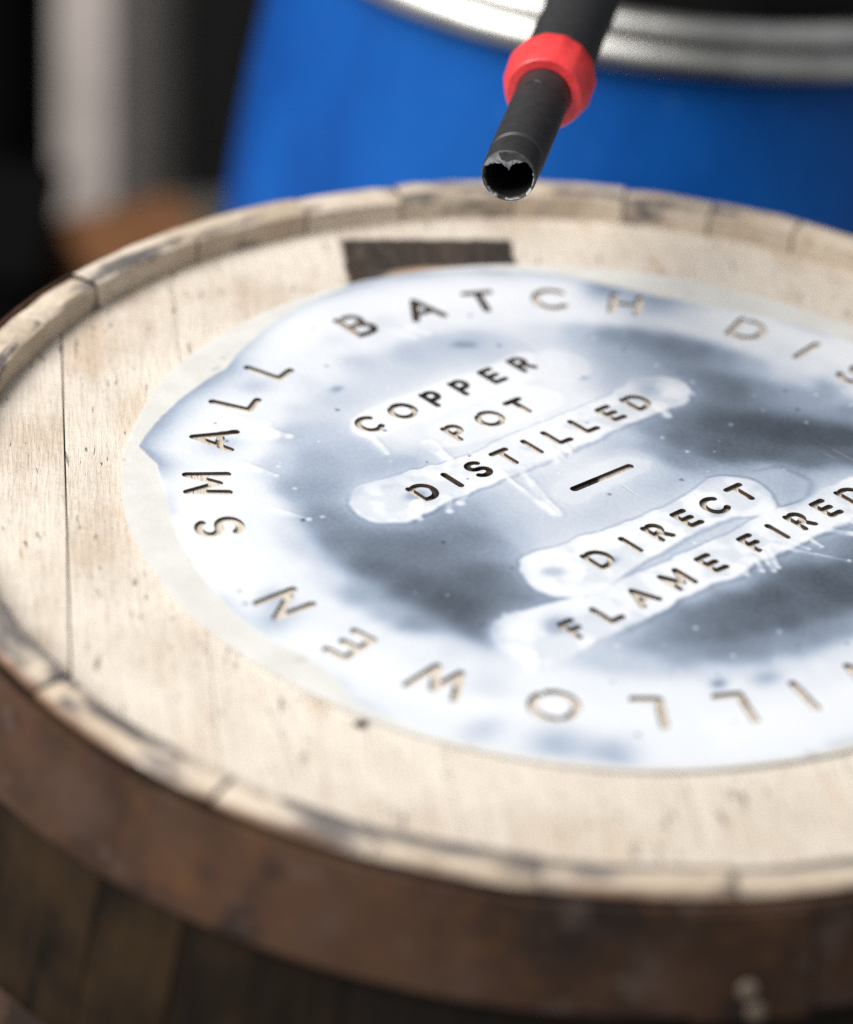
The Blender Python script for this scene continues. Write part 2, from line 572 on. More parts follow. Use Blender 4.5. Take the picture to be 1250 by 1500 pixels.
M_rivet = simple('worn_rivet_head', (.17, .13, .095), .55, metal=.2, var=.3, scale=200)
hoop(.036, -.150, -123.2, [(-123.5, -.096), (-122.9, -.133)])
hoop(-.500, -.690, 150, [(150, -.56), (150, -.63)])
hoop(-1.15, -1.35, 20, [])
hoop(-3.03, -3.23, 200, [])
hoop(-3.70, -3.89, 100, [])
hoop(-4.22, -4.40, 300, [])


# ------------------------------------------------------------------ stencil
def arc(cx, cy, rx, ry, a0, a1, n=22):
    return [(cx + rx * math.cos(math.radians(a0 + (a1 - a0) * i / n)), cy + ry * math.sin(math.radians(a0 + (a1 - a0) * i / n))) for i in range(n + 1)]


GL = {
    'S': [arc(0, .255, .29, .245, 28, 270) + arc(0, -.245, .31, .255, 90, -152)],
    'M': [[(-.42, -.5), (-.40, .5), (0, -.28), (.40, .5), (.42, -.5)]],
    'A': [[(-.42, -.5), (0, .5), (.42, -.5)], [(-.27, -.18), (.06, -.18)]],
    'L': [[(-.25, .5), (-.25, -.5), (.30, -.5)]],
    'B': [[(-.30, .5), (-.30, -.5)], [(-.06, .5)] + arc(.06, .26, .22, .24, 90, -90, 14) + [(-.06, .02)], [(-.06, -.02)] + arc(.08, -.26, .26, .24, 90, -90, 14) + [(-.30, -.5)]],
    'T': [[(-.36, .5), (.36, .5)], [(0, .5), (0, -.5)]],
    'C': [arc(0, 0, .46, .5, 48, 312, 30)],
    'H': [[(-.36, .5), (-.36, -.5)], [(.36, .5), (.36, -.5)], [(-.36, 0), (.36, 0)]],
    'D': [[(-.38, .5), (-.38, -.5)], [(-.12, .5)] + arc(-.06, 0, .46, .5, 90, -90, 26) + [(-.38, -.5)]],
    'I': [[(0, .5), (0, -.5)]],
    'N': [[(-.36, -.5), (-.36, .5), (.36, -.5), (.36, .5)]],
    'E': [[(.27, .5), (-.27, .5), (-.27, -.5), (.27, -.5)], [(-.27, 0), (.20, 0)]],
    'W': [[(-.58, .5), (-.29, -.5), (0, .36), (.29, -.5), (.58, .5)]],
    'O': [arc(0, 0, .49, .5, 128, 292, 26), arc(0, 0, .49, .5, -40, 100, 24)],
    'P': [[(-.26, .5), (-.26, -.5)], [(.0, .5)] + arc(.04, .22, .26, .28, 90, -90, 16) + [(-.02, -.06)]],
    'R': [[(-.28, .5), (-.28, -.5)], [(-.02, .5)] + arc(.03, .23, .25, .27, 90, -90, 16) + [(.0, -.04), (.30, -.5)]],
    'F': [[(.27, .5), (-.25, .5), (-.25, -.5)], [(-.25, .0), (.18, .0)]],
    '-': [[(-1.0, 0), (1.0, 0)]],
}


class Glyph:
    def __init__(self, ch, x, y, ang, cap, s):
        """ang = direction of the letter's own +x in plan, radians"""
        sk = cap - s
        ca, sa = math.cos(ang), math.sin(ang)
        self.s = s / 2
        segs = []
        for pl in GL[ch]:
            P = [(x + (px * ca - py * sa) * sk, y + (px * sa + py * ca) * sk) for px, py in pl]
            segs += list(zip(P[:-1], P[1:]))
        self.a = np.array([q[0] for q in segs]); self.b = np.array([q[1] for q in segs])
        allp = np.vstack([self.a, self.b])
        self.lo = allp.min(0) - s * 1.2; self.hi = allp.max(0) + s * 1.2

    def sd(self, P):
        d = np.full(len(P), 9.0)
        for a, b in zip(self.a, self.b):
            v = b - a; w_ = P - a
            t = np.clip((w_ @ v) / (v @ v + 1e-12), 0, 1)
            d = np.minimum(d, np.hypot(*(w_ - t[:, None] * v).T))
        return d - self.s


glyphs = []
RT = .823


def ring_letters(txt, angs):
    for ch, a in zip(txt, angs):
        t = math.radians(a)
        glyphs.append(Glyph(ch, RT * math.sin(t), RT * math.cos(t), -t, .104 + random.uniform(-.002, .002), .0188))


ring_letters('SMALL', (-65.9, -54.0, -41.4, -29.6, -18.2))
ring_letters('BATCH', (2.7, 15.2, 25.8, 37.5, 49.7))
ring_letters('DISTILLED', (70.5, 81.2, 91.3, 102.2, 111.4, 121, 132, 143.5, 156))
ring_letters('WILLOWEN', (-175.5, -163.9, -153.8, -142.1, -129.5, -113.9, -99.8, -87.0))
for txt, y, xs in (
        ('COPPER', .468, (-.230, -.134, -.041, .045, .136, .226)),
        ('POT', .331, (-.100, .000, .092)),
        ('DISTILLED', .188, (-.322, -.243, -.168, -.084, -.010, .064, .146, .232, .315)),
        ('DIRECT', -.217, (-.208, -.118, -.038, .050, .136, .220)),
        ('FLAME', -.366, (-.426, -.337, -.239, -.135, -.034)),
        ('FIRED', -.366, (.092, .166, .237, .320, .405))):
    for ch, x in zip(txt, xs):
        glyphs.append(Glyph(ch, x, y, 0.0, .069, .0155))
glyphs.append(Glyph('-', .024, .007, -.03, .100, .0195))


def contours(g, step):
    xs = np.arange(g.lo[0], g.hi[0] + step, step); ys = np.arange(g.lo[1], g.hi[1] + step, step)
    X, Y = np.meshgrid(xs, ys, indexing='ij')
    D = g.sd(np.c_[X.ravel(), Y.ravel()]).reshape(X.shape)
    D[np.abs(D) < 1e-7] = 1e-7
    links = {}
    pts = {}

    def ep(i, j, o):                              # point on the edge from (i,j); o 0 = along x, 1 = along y
        key = (i, j, o)
        if key not in pts:
            i2, j2 = (i + 1, j) if o == 0 else (i, j + 1)
            t = D[i, j] / (D[i, j] - D[i2, j2])
            pts[key] = (xs[i] + (step * t if o == 0 else 0), ys[j] + (step * t if o == 1 else 0))
        return key
    S = D < 0
    code = S[:-1, :-1] * 1 + S[1:, :-1] * 2 + S[1:, 1:] * 4 + S[:-1, 1:] * 8
    for i, j in zip(*np.where((code > 0) & (code < 15))):
        c = code[i, j]
        b_, r_, t_, l_ = (i, j, 0), (i + 1, j, 1), (i, j + 1, 0), (i, j, 1)
        tab = {1: [(l_, b_)], 2: [(b_, r_)], 3: [(l_, r_)], 4: [(r_, t_)], 5: [(l_, t_), (b_, r_)], 6: [(b_, t_)], 7: [(l_, t_)],
               8: [(t_, l_)], 9: [(t_, b_)], 10: [(t_, r_), (b_, l_)], 11: [(t_, r_)], 12: [(r_, l_)], 13: [(r_, b_)], 14: [(b_, l_)]}
        for a, b in tab[int(c)]:
            ep(*a); ep(*b)
            links.setdefault(a, []).append(b); links.setdefault(b, []).append(a)
    loops, seen = [], set()
    for k0 in links:
        if k0 in seen: continue
        lp, cur, prev = [], k0, None
        while cur not in seen:
            seen.add(cur); lp.append(pts[cur])
            nx = [q for q in links[cur] if q != prev and q not in seen]
            if not nx: break
            prev, cur = cur, nx[0]
        if len(lp) > 7: loops.append(lp)
    return loops


def vnoise(P, sc, seed, octv=3):
    out = np.zeros(len(P)); amp = 1.0; tot = 0
    for o in range(octv):
        rs = np.random.RandomState(seed + o)
        G = rs.rand(128, 128)
        q = P * sc * 2 ** o + 37.3
        i = np.floor(q).astype(int); f = q - i; f = f * f * (3 - 2 * f)
        x0, y0 = i[:, 0] % 128, i[:, 1] % 128; x1, y1 = (x0 + 1) % 128, (y0 + 1) % 128
        v = (G[x0, y0] * (1 - f[:, 0]) + G[x1, y0] * f[:, 0]) * (1 - f[:, 1]) + (G[x0, y1] * (1 - f[:, 0]) + G[x1, y1] * f[:, 0]) * f[:, 1]
        out += amp * v; tot += amp; amp *= .5
    return out / tot


def sstep(x, a, b):
    t = np.clip((x - a) / (b - a), 0, 1)
    return t * t * (3 - 2 * t)


def capd(P, a, b, ra, rb=None):
    a, b = np.array(a), np.array(b)
    v = b - a; w_ = P - a
    t = np.clip((w_ @ v) / (v @ v), 0, 1)
    rr = ra + ((rb if rb is not None else ra) - ra) * t
    return np.hypot(*(w_ - t[:, None] * v).T) - rr


# how white the sprayed sheet is at spots read off its face (x, y, 0..250)
TONES = [(-0.324, 0.614, 205), (-0.506, 0.463, 195), (-0.530, 0.345, 155), (-0.553, 0.230, 125), (-0.654, 0.240, 215), (-0.495, 0.319, 150), (-0.581, 0.154, 112),
         (-0.602, 0.045, 92), (-0.596, -0.052, 82), (-0.574, -0.129, 76), (-0.563, -0.196, 72), (-0.574, -0.247, 78), (-0.547, -0.297, 110), (-0.681, -0.167, 130),
         (-0.693, -0.100, 165), (-0.689, -0.013, 150), (-0.700, 0.056, 215), (-0.664, 0.184, 200), (-0.530, 0.085, 105), (-0.463, 0.035, 105), (-0.378, 0.004, 115),
         (-0.351, -0.048, 140), (-0.288, -0.062, 185), (-0.459, -0.124, 86), (-0.432, -0.174, 110), (-0.679, -0.284, 215), (-0.722, -0.252, 235), (-0.663, -0.381, 205),
         (-0.371, 0.096, 125), (-0.296, 0.073, 160), (-0.229, 0.041, 190), (-0.399, 0.524, 185), (-0.339, 0.481, 190), (-0.329, 0.403, 180), (-0.337, 0.305, 170),
         (-0.272, 0.292, 168), (-0.424, 0.403, 165), (-0.225, 0.615, 200), (-0.235, 0.697, 215), (-0.075, 0.697, 195), (-0.066, 0.614, 208), (0.047, 0.648, 190), (0.143,
         0.639, 190), (0.218, 0.605, 185), (0.247, 0.544, 195), (0.393, 0.560, 215), (0.459, 0.514, 185), (0.501, 0.443, 140), (0.553, 0.406, 115), (0.582, 0.345, 110),
         (0.610, 0.285, 115), (0.638, 0.225, 140), (0.666, 0.166, 175), (0.707, 0.098, 215), (0.431, 0.374, 170), (0.379, 0.411, 190), (0.305, 0.425, 225), (0.518, 0.156,
         110), (0.546, 0.098, 100), (0.597, 0.061, 130), (0.648, 0.024, 150), (0.676, -0.034, 150), (0.680, -0.112, 120), (0.355, 0.086, 100), (0.284, 0.101, 130),
         (0.383, 0.029, 78), (0.435, -0.045, 72), (0.475, -0.111, 62), (0.537, -0.156, 62), (0.587, -0.192, 62), (0.290, 0.024, 95), (0.321, -0.070, 78), (0.383, -0.133,
         76), (0.446, -0.197, 90), (0.519, -0.250, 84), (0.220, 0.039, 150), (0.192, 0.095, 190), (0.226, -0.037, 130), (0.257, -0.129, 150), (0.342, -0.191, 180),
         (0.405, -0.272, 180), (0.464, -0.298, 170), (0.140, -0.078, 185), (0.124, -0.134, 195), (-0.224, -0.077, 205), (-0.118, -0.090, 205), (-0.010, -0.104, 205),
         (-0.237, -0.131, 212), (0.125, -0.032, 200), (-0.451, -0.426, 190), (-0.375, -0.425, 165), (-0.326, -0.433, 150), (-0.276, -0.441, 120), (-0.215, -0.457, 95),
         (-0.153, -0.473, 85), (-0.090, -0.489, 76), (-0.027, -0.506, 72), (0.055, -0.506, 85), (0.100, -0.539, 76), (0.165, -0.556, 82), (0.107, -0.606, 72), (0.025,
         -0.606, 85), (-0.067, -0.597, 80), (-0.140, -0.572, 82), (-0.212, -0.547, 86), (-0.275, -0.515, 100), (-0.327, -0.491, 130), (-0.318, -0.555, 150), (-0.256,
         -0.588, 120), (-0.193, -0.620, 125), (-0.130, -0.653, 140), (-0.048, -0.670, 130), (0.014, -0.687, 140), (-0.441, -0.491, 200), (-0.386, -0.547, 200), (-0.306,
         -0.635, 212), (-0.182, -0.700, 222), (-0.059, -0.750, 222), (0.025, -0.421, 130), (0.101, -0.446, 140), (-0.058, -0.422, 150), (0.168, -0.480, 150), (-0.150,
         -0.414, 170), (-0.196, 0.377, 240), (-0.089, 0.407, 240), (0.046, 0.420, 240), (0.192, 0.353, 235), (0.038, 0.279, 240), (0.190, 0.242, 235), (-0.117, 0.266,
         225), (-0.186, 0.299, 200), (-0.227, 0.364, 215), (0.041, 0.029, 228), (-0.006, 0.064, 226), (0.142, 0.025, 215), (-0.112, 0.038, 215), (-0.173, 0.016, 208),
         (-0.103, -0.035, 210), (-0.053, -0.284, 190), (-0.154, -0.304, 195), (0.052, -0.281, 200), (0.160, -0.278, 205), (0.082, 0.782, 222), (0.311, 0.659, 232),
         (0.185, 0.708, 228), (-0.038, 0.787, 225), (-0.373, 0.649, 232), (-0.518, 0.540, 242), (-0.632, 0.354, 240), (-0.756, 0.159, 238), (-0.751, -0.086, 225), (0.530,
         0.586, 240), (0.681, 0.396, 232), (0.698, 0.027, 222), (0.690, -0.082, 180)]
TONES += [(.62, -.30, 90), (.45, -.45, 100), (.55, -.5, 190), (.30, -.56, 90), (.42, -.30, 170), (.72, .0, 120), (.70, -.2, 100), (.60, .42, 215), (.74, .15, 215)]


def paint(P):
    """dark (0 white paint .. 1 old slate coat), cover (1 painted, 0 bare milky plastic), height in mm"""
    r = np.hypot(P[:, 0], P[:, 1])
    Pw = P + .022 * np.c_[vnoise(P, 6, 11, 2) - .5, vnoise(P, 6, 21, 2) - .5] * 2
    num = np.zeros(len(P)); den = np.zeros(len(P))
    pts = list(TONES)
    for q in range(72):
        t = 2 * math.pi * q / 72
        for rr, v in ((.755, 240), (.86, 246)): pts.append((rr * math.sin(t), rr * math.cos(t), v))
    for x, y, v in pts:
        w_ = 1.0 / ((Pw[:, 0] - x) ** 2 + (Pw[:, 1] - y) ** 2 + .040 ** 2) ** 2.2
        num += w_ * v; den += w_
    D = 1 - num / den / 250.0
    D *= .94 + .12 * vnoise(P, 7, 14)
    D = D * 1.0 + .02 * sstep(vnoise(P, 6, 17), .45, .75)
    H = .05 * vnoise(P, 16, 9)
    # heavy wet white coats brushed along each line of text, rims standing proud
    caps = [(((-.405, .198), (-.26, .190)), .084, .066, 1.0), (((-.28, .186), (.34, .188)), .062, .058, 1.0), (((.31, .190), (.385, .190)), .060, .074, 1.0),
            (((-.23, .462), (.24, .452)), .056, .058, .78), (((.24, .440), (.29, .415)), .060, .074, .5), (((-.12, .330), (.10, .332)), .056, .054, .8), (((.08, .335), (.14, .336)), .05, .064, .7),
            (((-.296, -.208), (-.20, -.212)), .097, .072, 1.0), (((-.20, -.214), (.17, -.214)), .062, .060, 1.0), (((.15, -.216), (.205, -.218)), .060, .080, 1.0),
            (((-.490, -.343), (-.38, -.352)), .098, .072, 1.0), (((-.38, -.362), (.46, -.374)), .062, .056, 1.0), (((-.06, .004), (.10, .004)), .048, .045, .35)]
    wob = .016 * (vnoise(P, 9, 31) - .5) * 2 + .006 * (vnoise(P, 34, 41) - .5) * 2
    dall = np.full(len(P), 9.0); kall = np.zeros(len(P))
    for (a, b), ra, rb, k in caps:
        d = capd(P, a, b, ra, rb) + wob
        kall = np.where(d < dall, k, kall)
        dall = np.minimum(dall, d)
    D *= 1 - .36 * (.3 + .7 * kall) * np.exp(-np.clip(dall, 0, 9) / .028)
    ins = 1 - sstep(dall, -.006, .003)
    var = .55 + .45 * sstep(vnoise(P, 5, 55), .3, .6)
    D *= 1 - .94 * ins * (.25 + .75 * kall) * var
    hard = (kall > .9) * 1.0
    D += .13 * hard * np.exp(-((dall - .005) / .0042) ** 2) * sstep(vnoise(P, 4, 61), .42, .62)
    D += .09 * hard * ins * sstep(vnoise(P, 14, 57), .52, .70)
    H += np.where(hard > 0, 1.0, .12) * (.30 * ins + .34 * np.exp(-(dall / .0075) ** 2) * (.3 + vnoise(P, 8, 71)))
    # thin puddle centres at the blunt ends of the coats
    for x, y, rr, amp in ((-.345, .185, .034, .22), (-.315, -.19, .030, .22), (-.44, -.335, .038, .26), (.385, .205, .030, .14), (.115, -.235, .025, .25), (-.19, -.225, .02, .18)):
        d = np.hypot(Pw[:, 0] - x, (Pw[:, 1] - y) * 1.4)
        D += amp * np.exp(-((d - rr * .35) / (rr * .6)) ** 2)
    # a second thin tide line round the end of the flame-fired coat
    d = capd(P, (.13, -.16), (.30, -.24), .085, .075) + wob
    D += .10 * np.exp(-(d / .006) ** 2) * sstep(vnoise(P, 5, 63), .4, .6)
    # runs of white paint
    drips = [((-.262, .424), (-.281, .352), .009), ((-.138, .150), (-.163, -.035), .008), ((.019, .16), (-.009, .112), .010), ((.035, .16), (.012, .118), .009), ((-.09, .14), (-.142, .005), .009),
             ((-.142, .005), (-.155, -.045), .010), ((.117, -.394), (.205, -.53), .008), ((.094, -.40), (.066, -.458), .012), ((.05, -.41), (.03, -.448), .011), ((.075, -.40), (.05, -.462), .010),
             ((.01, -.41), (-.006, -.438), .009), ((.098, .75), (.113, .699), .011), ((.135, .74), (.150, .695), .010), ((-.455, .66), (-.405, .53), .016), ((-.475, .60), (-.43, .555), .030), ((-.50, .615), (-.47, .585), .022), ((-.44, .64), (-.41, .60), .018), ((-.56, .50), (-.53, .42), .009),
             ((-.62, .32), (-.585, .25), .010), ((-.36, .165), (-.40, .115), .012), ((-.30, .14), (-.33, .10), .014), ((-.26, .135), (-.29, .11), .016), ((.35, .15), (.33, .105), .014), ((-.55, -.38), (-.585, -.415), .014),
             ((.25, -.41), (.31, -.50), .008), ((.32, -.42), (.36, -.52), .008), ((.15, -.40), (.17, -.45), .009), ((.20, -.42), (.20, -.46), .008), ((-.18, .33), (-.19, .26), .020), ((.055, .16), (.04, .12), .008)]
    rs = np.random.RandomState(5)
    for i in range(0):
        t = rs.uniform(-2.9, 1.4); rr = rs.uniform(.70, .755)
        a = np.array((rr * math.sin(t), rr * math.cos(t)))
        drips.append((a, a * (1 - rs.uniform(.03, .10)), rs.uniform(.005, .009)))
    for a, b, w_ in drips:
        d = capd(P, a, b, w_ * .9, w_ * .6) + wob * .5
        ins = (1 - sstep(d, -.004, .0035)) * (.45 + .55 * sstep(vnoise(P, 18, 77), .35, .6))
        ins = np.maximum(ins, (1 - sstep(np.hypot(P[:, 0] - b[0], P[:, 1] - b[1]), w_ * .35, w_ * .9)) * .9)
        D *= 1 - .85 * ins
        H += .22 * ins + .10 * np.exp(-(d / .005) ** 2)
    # tiny light drops and dark dots
    for i in range(150):
        x, y = rs.uniform(-.9, .9, 2); w_ = rs.uniform(.0025, .006)
        if math.hypot(x, y) > .9: continue
        d = np.hypot(P[:, 0] - x, P[:, 1] - y)
        mk = 1 - sstep(d, w_ * .4, w_ * 1.3)
        if rs.rand() < .75: D *= 1 - .7 * mk
        else: D += .5 * mk * (1 - D)
    # grey smudges seen in the white ring
    for x, y, s, a in ((.17, .60, .012, .20), (.195, .585, .010, .16), (-.19, .645, .008, .25), (-.335, .735, .022, .14), (-.33, -.66, .008, .40), (-.255, -.70, .016, .25), (-.72, -.62, .035, .25), (-.66, -.70, .03, .22), (-.86, .02, .03, .22), (-.83, .08, .02, .18), (.72, .50, .05, .35), (.65, .60, .035, .3), (-.79, -.50, .03, .16), (.30, .33, .006, .25), (-.55, .60, .03, .16)):
        q = Pw - np.array((x, y))
        D += a * np.exp(-((q[:, 0] * .75) ** 2 + q[:, 1] ** 2) / (2 * s * s))
    # ragged limit of the painted area
    bp = [(-.694, .686), (-.332, .842), (.036, .977), (.238, .975), (.45, .875), (.585, .759), (.656, .644), (.728, .509), (.826, .356), (.90, .20), (.95, 0), (.90, -.35), (.70, -.66), (.4, -.88), (.0, -.975), (-.4, -.905),
          (-.759, -.630), (-.886, -.435), (-.930, -.291), (-.905, -.200), (-.900, -.118), (-.929, -.01), (-.896, .201), (-.845, .349), (-.760, .50), (-.703, .607)]
    a = np.array([math.atan2(y, x) for x, y in bp]); rb_ = np.array([math.hypot(x, y) for x, y in bp])
    o = np.argsort(a); a, rb_ = a[o], rb_[o]
    a = np.r_[a[-1] - 2 * math.pi, a, a[0] + 2 * math.pi]; rb_ = np.r_[rb_[-1], rb_, rb_[0]]
    th = np.arctan2(P[:, 1], P[:, 0])
    db = np.interp(th, a, rb_) - r + .006 * (vnoise(P, 30, 81) - .5)
    cover = sstep(db, -.001, .005)
    thd = np.degrees(th)
    ul = sstep(thd, 96, 112) * (1 - sstep(thd, 137, 146))
    D += .42 * np.exp(-(np.clip(db, 0, 9) / .045) ** 1.3) * ul * (.5 + .6 * vnoise(P, 9, 88))
    D += .16 * np.exp(-(np.clip(db, 0, 9) / .018) ** 1.2) * (1 - ul) * sstep(vnoise(P, 6, 91), .4, .65)
    ub = sstep(thd, 35, 50) * (1 - sstep(thd, 75, 92))
    D += .20 * np.exp(-(np.clip(db, 0, 9) / .04) ** 1.3) * ub
    H = H * cover + .10 * cover
    return np.clip(D, 0, 1), cover, H


def build_stencil():
    step = .0055
    verts, edges = [], []
    for g in glyphs:
        for lp in contours(g, g.s / 4.2):
            lp = lp[::2]
            b0 = len(verts); verts += lp
            edges += [(b0 + q, b0 + (q + 1) % len(lp)) for q in range(len(lp))]
    b0 = len(verts); NR = 480
    for q in range(NR):
        t = 2 * math.pi * q / NR
        rr = 1.0 + .0018 * math.sin(t * 5 + 1) + .0012 * math.sin(t * 13) + random.uniform(-.0006, .0006)
        verts.append((rr * math.cos(t), rr * math.sin(t)))
    edges += [(b0 + q, b0 + (q + 1) % NR) for q in range(NR)]
    N = int(2 / step)
    gx, gy = np.meshgrid(np.arange(-1, 1, step), np.arange(-1, 1, step * .866), indexing='ij')
    gx = gx + (np.arange(gx.shape[1]) % 2)[None, :] * step * .5
    P = np.c_[gx.ravel(), gy.ravel()]
    P = P + np.random.uniform(-.12, .12, P.shape) * step
    P = P[np.hypot(P[:, 0], P[:, 1]) < .994]
    keep = np.ones(len(P), bool)
    for g in glyphs:
        bb = np.where((P > g.lo).all(1) & (P < g.hi).all(1))[0]
        keep[bb] &= g.sd(P[bb]) > .0028
    P = P[keep]
    allv = [Vector(v) for v in verts] + [Vector(v) for v in P.tolist()]
    ov, oe, of, *_ = delaunay_2d_cdt(allv, edges, [], 0, 1e-6, False)
    V2 = np.array([(v.x, v.y) for v in ov])
    T = np.array([f for f in of if len(f) == 3])
    Cn = V2[T].mean(1)
    ok = np.hypot(Cn[:, 0], Cn[:, 1]) < 1.01
    for g in glyphs:
        bb = np.where((Cn > g.lo).all(1) & (Cn < g.hi).all(1))[0]
        ok[bb] &= g.sd(Cn[bb]) > 0
    T = T[ok]
    # wind upward
    e1 = V2[T[:, 1]] - V2[T[:, 0]]; e2 = V2[T[:, 2]] - V2[T[:, 0]]
    fl = (e1[:, 0] * e2[:, 1] - e1[:, 1] * e2[:, 0]) < 0
    T[fl] = T[fl][:, ::-1]
    D, cov, H = paint(V2)
    # the thin sheet is not perfectly flat
    warp = .0011 * (vnoise(V2, 1.6, 101, 2) - .5) * 2
    z = H * .0010 + warp * .35 + .0007 * sstep(np.hypot(V2[:, 0], V2[:, 1]), .90, 1.0) * sstep(vnoise(V2, 2.5, 111, 2), .35, .65)
    # boundary edges -> cut walls
    E = {}
    for a, b, c in T.tolist():
        for p_, q_ in ((a, b), (b, c), (c, a)): E[(p_, q_)] = 1
    bnd = [(p_, q_) for (p_, q_) in E if (q_, p_) not in E]
    n0 = len(V2)
    V = [(x * U, y * U, zz) for (x, y), zz in zip(V2.tolist(), z.tolist())]
    F = T.tolist()
    idx = {}
    TH = .0011
    for p_, q_ in bnd:
        for w_ in (p_, q_):
            if w_ not in idx:
                idx[w_] = len(V)
                x, y, zz = V[w_]
                V.append((x, y, zz)); V.append((x, y, -TH))
    nt = len(F)
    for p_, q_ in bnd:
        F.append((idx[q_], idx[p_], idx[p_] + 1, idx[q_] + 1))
    me = bpy.data.meshes.new('stencil')
    me.from_pydata(V, [], F)
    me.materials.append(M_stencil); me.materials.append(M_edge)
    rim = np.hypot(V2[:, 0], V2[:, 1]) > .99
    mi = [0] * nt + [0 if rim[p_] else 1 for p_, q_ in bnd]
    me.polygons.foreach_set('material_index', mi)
    me.polygons.foreach_set('use_smooth', [True] * len(F))
    for nm, arr in (('dark', D), ('cover', cov)):
        full = np.zeros(len(V)); full[:n0] = arr
        at = me.attributes.new(nm, 'FLOAT', 'POINT')
        at.data.foreach_set('value', full.astype(np.float32))
    me.update()
    return me


st = mobj('stencil', build_stencil(), loc=wp(0, 0, 0))
tag(st, 'round paint-splashed stencil sheet with cut-out lettering lying on the barrel head', 'stencil')

# ------------------------------------------------------------------ spray lance
tip = wp(.0228, .3604, .5669)
col = wp(.3935, .6308, .5735)
ax = (tip - col).normalized()
lance = empty('spray_lance', tip)
lance.rotation_euler = ax.to_track_quat('Z', 'Y').to_euler()     # local +z points out of the mouth
tag(lance, 'black spray lance with red collar pointing over the stencil', 'lance')
rot = lance.rotation_euler.to_matrix()
up_l = rot.transposed() @ c_u                                    # which way is up, in the lance's own frame
phi_up = math.atan2(up_l.y, up_l.x)
R1 = .0590 * U
L1 = .425 * U
# thin barrel of the lance, with the groove behind the mouth
prof = [(R1 * .80, -.30 * U), (R1 * .82, -.02 * U), (R1 * .90, -.001 * U)]
V, F = lathe([(R1 * .985, -.003 * U), (R1 * 1.0, -.010 * U), (R1 * 1.0, -.072 * U), (R1 * .955, -.078 * U), (R1 * .955, -.084 * U), (R1 * 1.03, -.090 * U), (R1 * 1.035, -.30 * U), (R1 * 1.05, -L1 - .02)], 64)
mobj('barrel_tube', mesh('barrel_tube', V, F, [M_black], sharp=30), lance)
# torn mouth: an annulus whose inner edge dips like a heart on the upper side
NM = 96
V, F = [], []
for i in range(NM):
    a = 2 * math.pi * i / NM
    da = math.atan2(math.sin(a - phi_up), math.cos(a - phi_up))
    dip = .62 * math.exp(-(da / .80) ** 4) * (1 - .30 * math.exp(-((da - .50) / .25) ** 2) - .22 * math.exp(-((da + .55) / .25) ** 2)) + .10 * math.exp(-((da + .05) / .16) ** 2)
    jag = .010 * math.sin(a * 17 + 1) + .008 * math.sin(a * 29) + (.018 * math.sin(a * 11) if abs(da) < 1 else 0)
    rin = R1 * (.885 - dip + jag)
    zin = -.004 * U - dip * .006 * U + random.uniform(-.0004, .0004)
    rows = [(R1 * .985, -.003 * U), (R1 * .955, .002 * U + random.uniform(-.0002, .0002)), ((rin + R1 * .955) * .5, .001 * U), (rin, zin), (rin * .985, zin - .006 * U)]
    for r, z in rows: V.append((r * math.cos(a), r * math.sin(a), z))
MI = []
for i in range(NM):
    j = (i + 1) % NM
    a = 2 * math.pi * i / NM
    da = math.atan2(math.sin(a - phi_up), math.cos(a - phi_up))
    for q in range(4):
        F.append((i * 5 + q, j * 5 + q, j * 5 + q + 1, i * 5 + q + 1))
        bare = (1 <= q <= 2 and .25 < da < 1.0) or (q == 2 and math.sin(a * 5 + 2) > .1) or (1 <= q <= 2 and 2.2 < abs(da) < 2.5) or (q == 2 and -.9 < da < .3)
        MI.append(1 if bare else 0)
mobj('torn_mouth', mesh('torn_mouth', V, F, [M_flap, M_worn], MI, sharp=25), lance)
V, F = lathe([(R1 * .90, -.004 * U), (R1 * .90, -.30 * U), (.0002, -.30 * U)], 48)
mobj('bore', mesh('bore', V, F, [M_bore]), lance)
# small moulded arc mark on top of the tube
V, F = [], []
rr_m = R1 * 1.036
for i in range(15):
    s_ = i / 14
    ang = phi_up + .0 + (s_ - .5) * .62
    zc = -(.345 - .018 * (1 - (2 * s_ - 1) ** 2) * -1) * U
    for dr, dzz in ((0, -.0022), (.00035, -.0010), (.00035, .0010), (0, .0022)):
        V.append(((rr_m + dr) * math.cos(ang), (rr_m + dr) * math.sin(ang), zc + dzz * .3))
for i in range(14):
    for q in range(3): F.append((i * 4 + q, (i + 1) * 4 + q, (i + 1) * 4 + q + 1, i * 4 + q + 1))
mobj('mould_mark', mesh('mould_mark', V, F, [M_black]), lance)
# red collar: rounded front, twelve flats at the back
zc = -L1
prof = [(.0600, -.002), (.0640, .000), (.0820, .000), (.0860, -.003), (.0885, -.010), (.0950, -.035), (.0995, -.062), (.1010, -.085), (.1000, -.105), (.0965, -.120), (.088, -.130), (.080, -.130)]
nseg = 96
V, F = [], []
for i in range(nseg):
    a = 2 * math.pi * i / nseg
    for r, z in prof:
        flat = sum(0 for _ in ())
        k_ = min(1, max(0, (-z - .02) / .04))
        sec = math.pi / 7
        aa = (a % sec) - sec / 2
        poly = math.cos(sec / 2) / math.cos(aa)
        f_ = (1 - k_) + k_ * poly * 1.02
        V.append((r * U * f_ * math.cos(a), r * U * f_ * math.sin(a), zc + z * U))
k = len(prof)
for i in range(nseg):
    j = (i + 1) % nseg
    for q in range(k - 1): F.append((i * k + q, j * k + q, j * k + q + 1, i * k + q + 1))
mobj('collar', mesh('collar', V, F, [M_red], sharp=14), lance)
# main pipe behind the collar
V, F = lathe([(.0780 * U, zc - .10 * U), (.0815 * U, zc - .125 * U), (.0815 * U, zc - .45 * U), (.0835 * U, zc - .47 * U), (.0835 * U, zc - 2.6 * U), (.001, zc - 2.6 * U)], 64)
mobj('main_pipe', mesh('main_pipe', V, F, [M_black], sharp=30), lance)

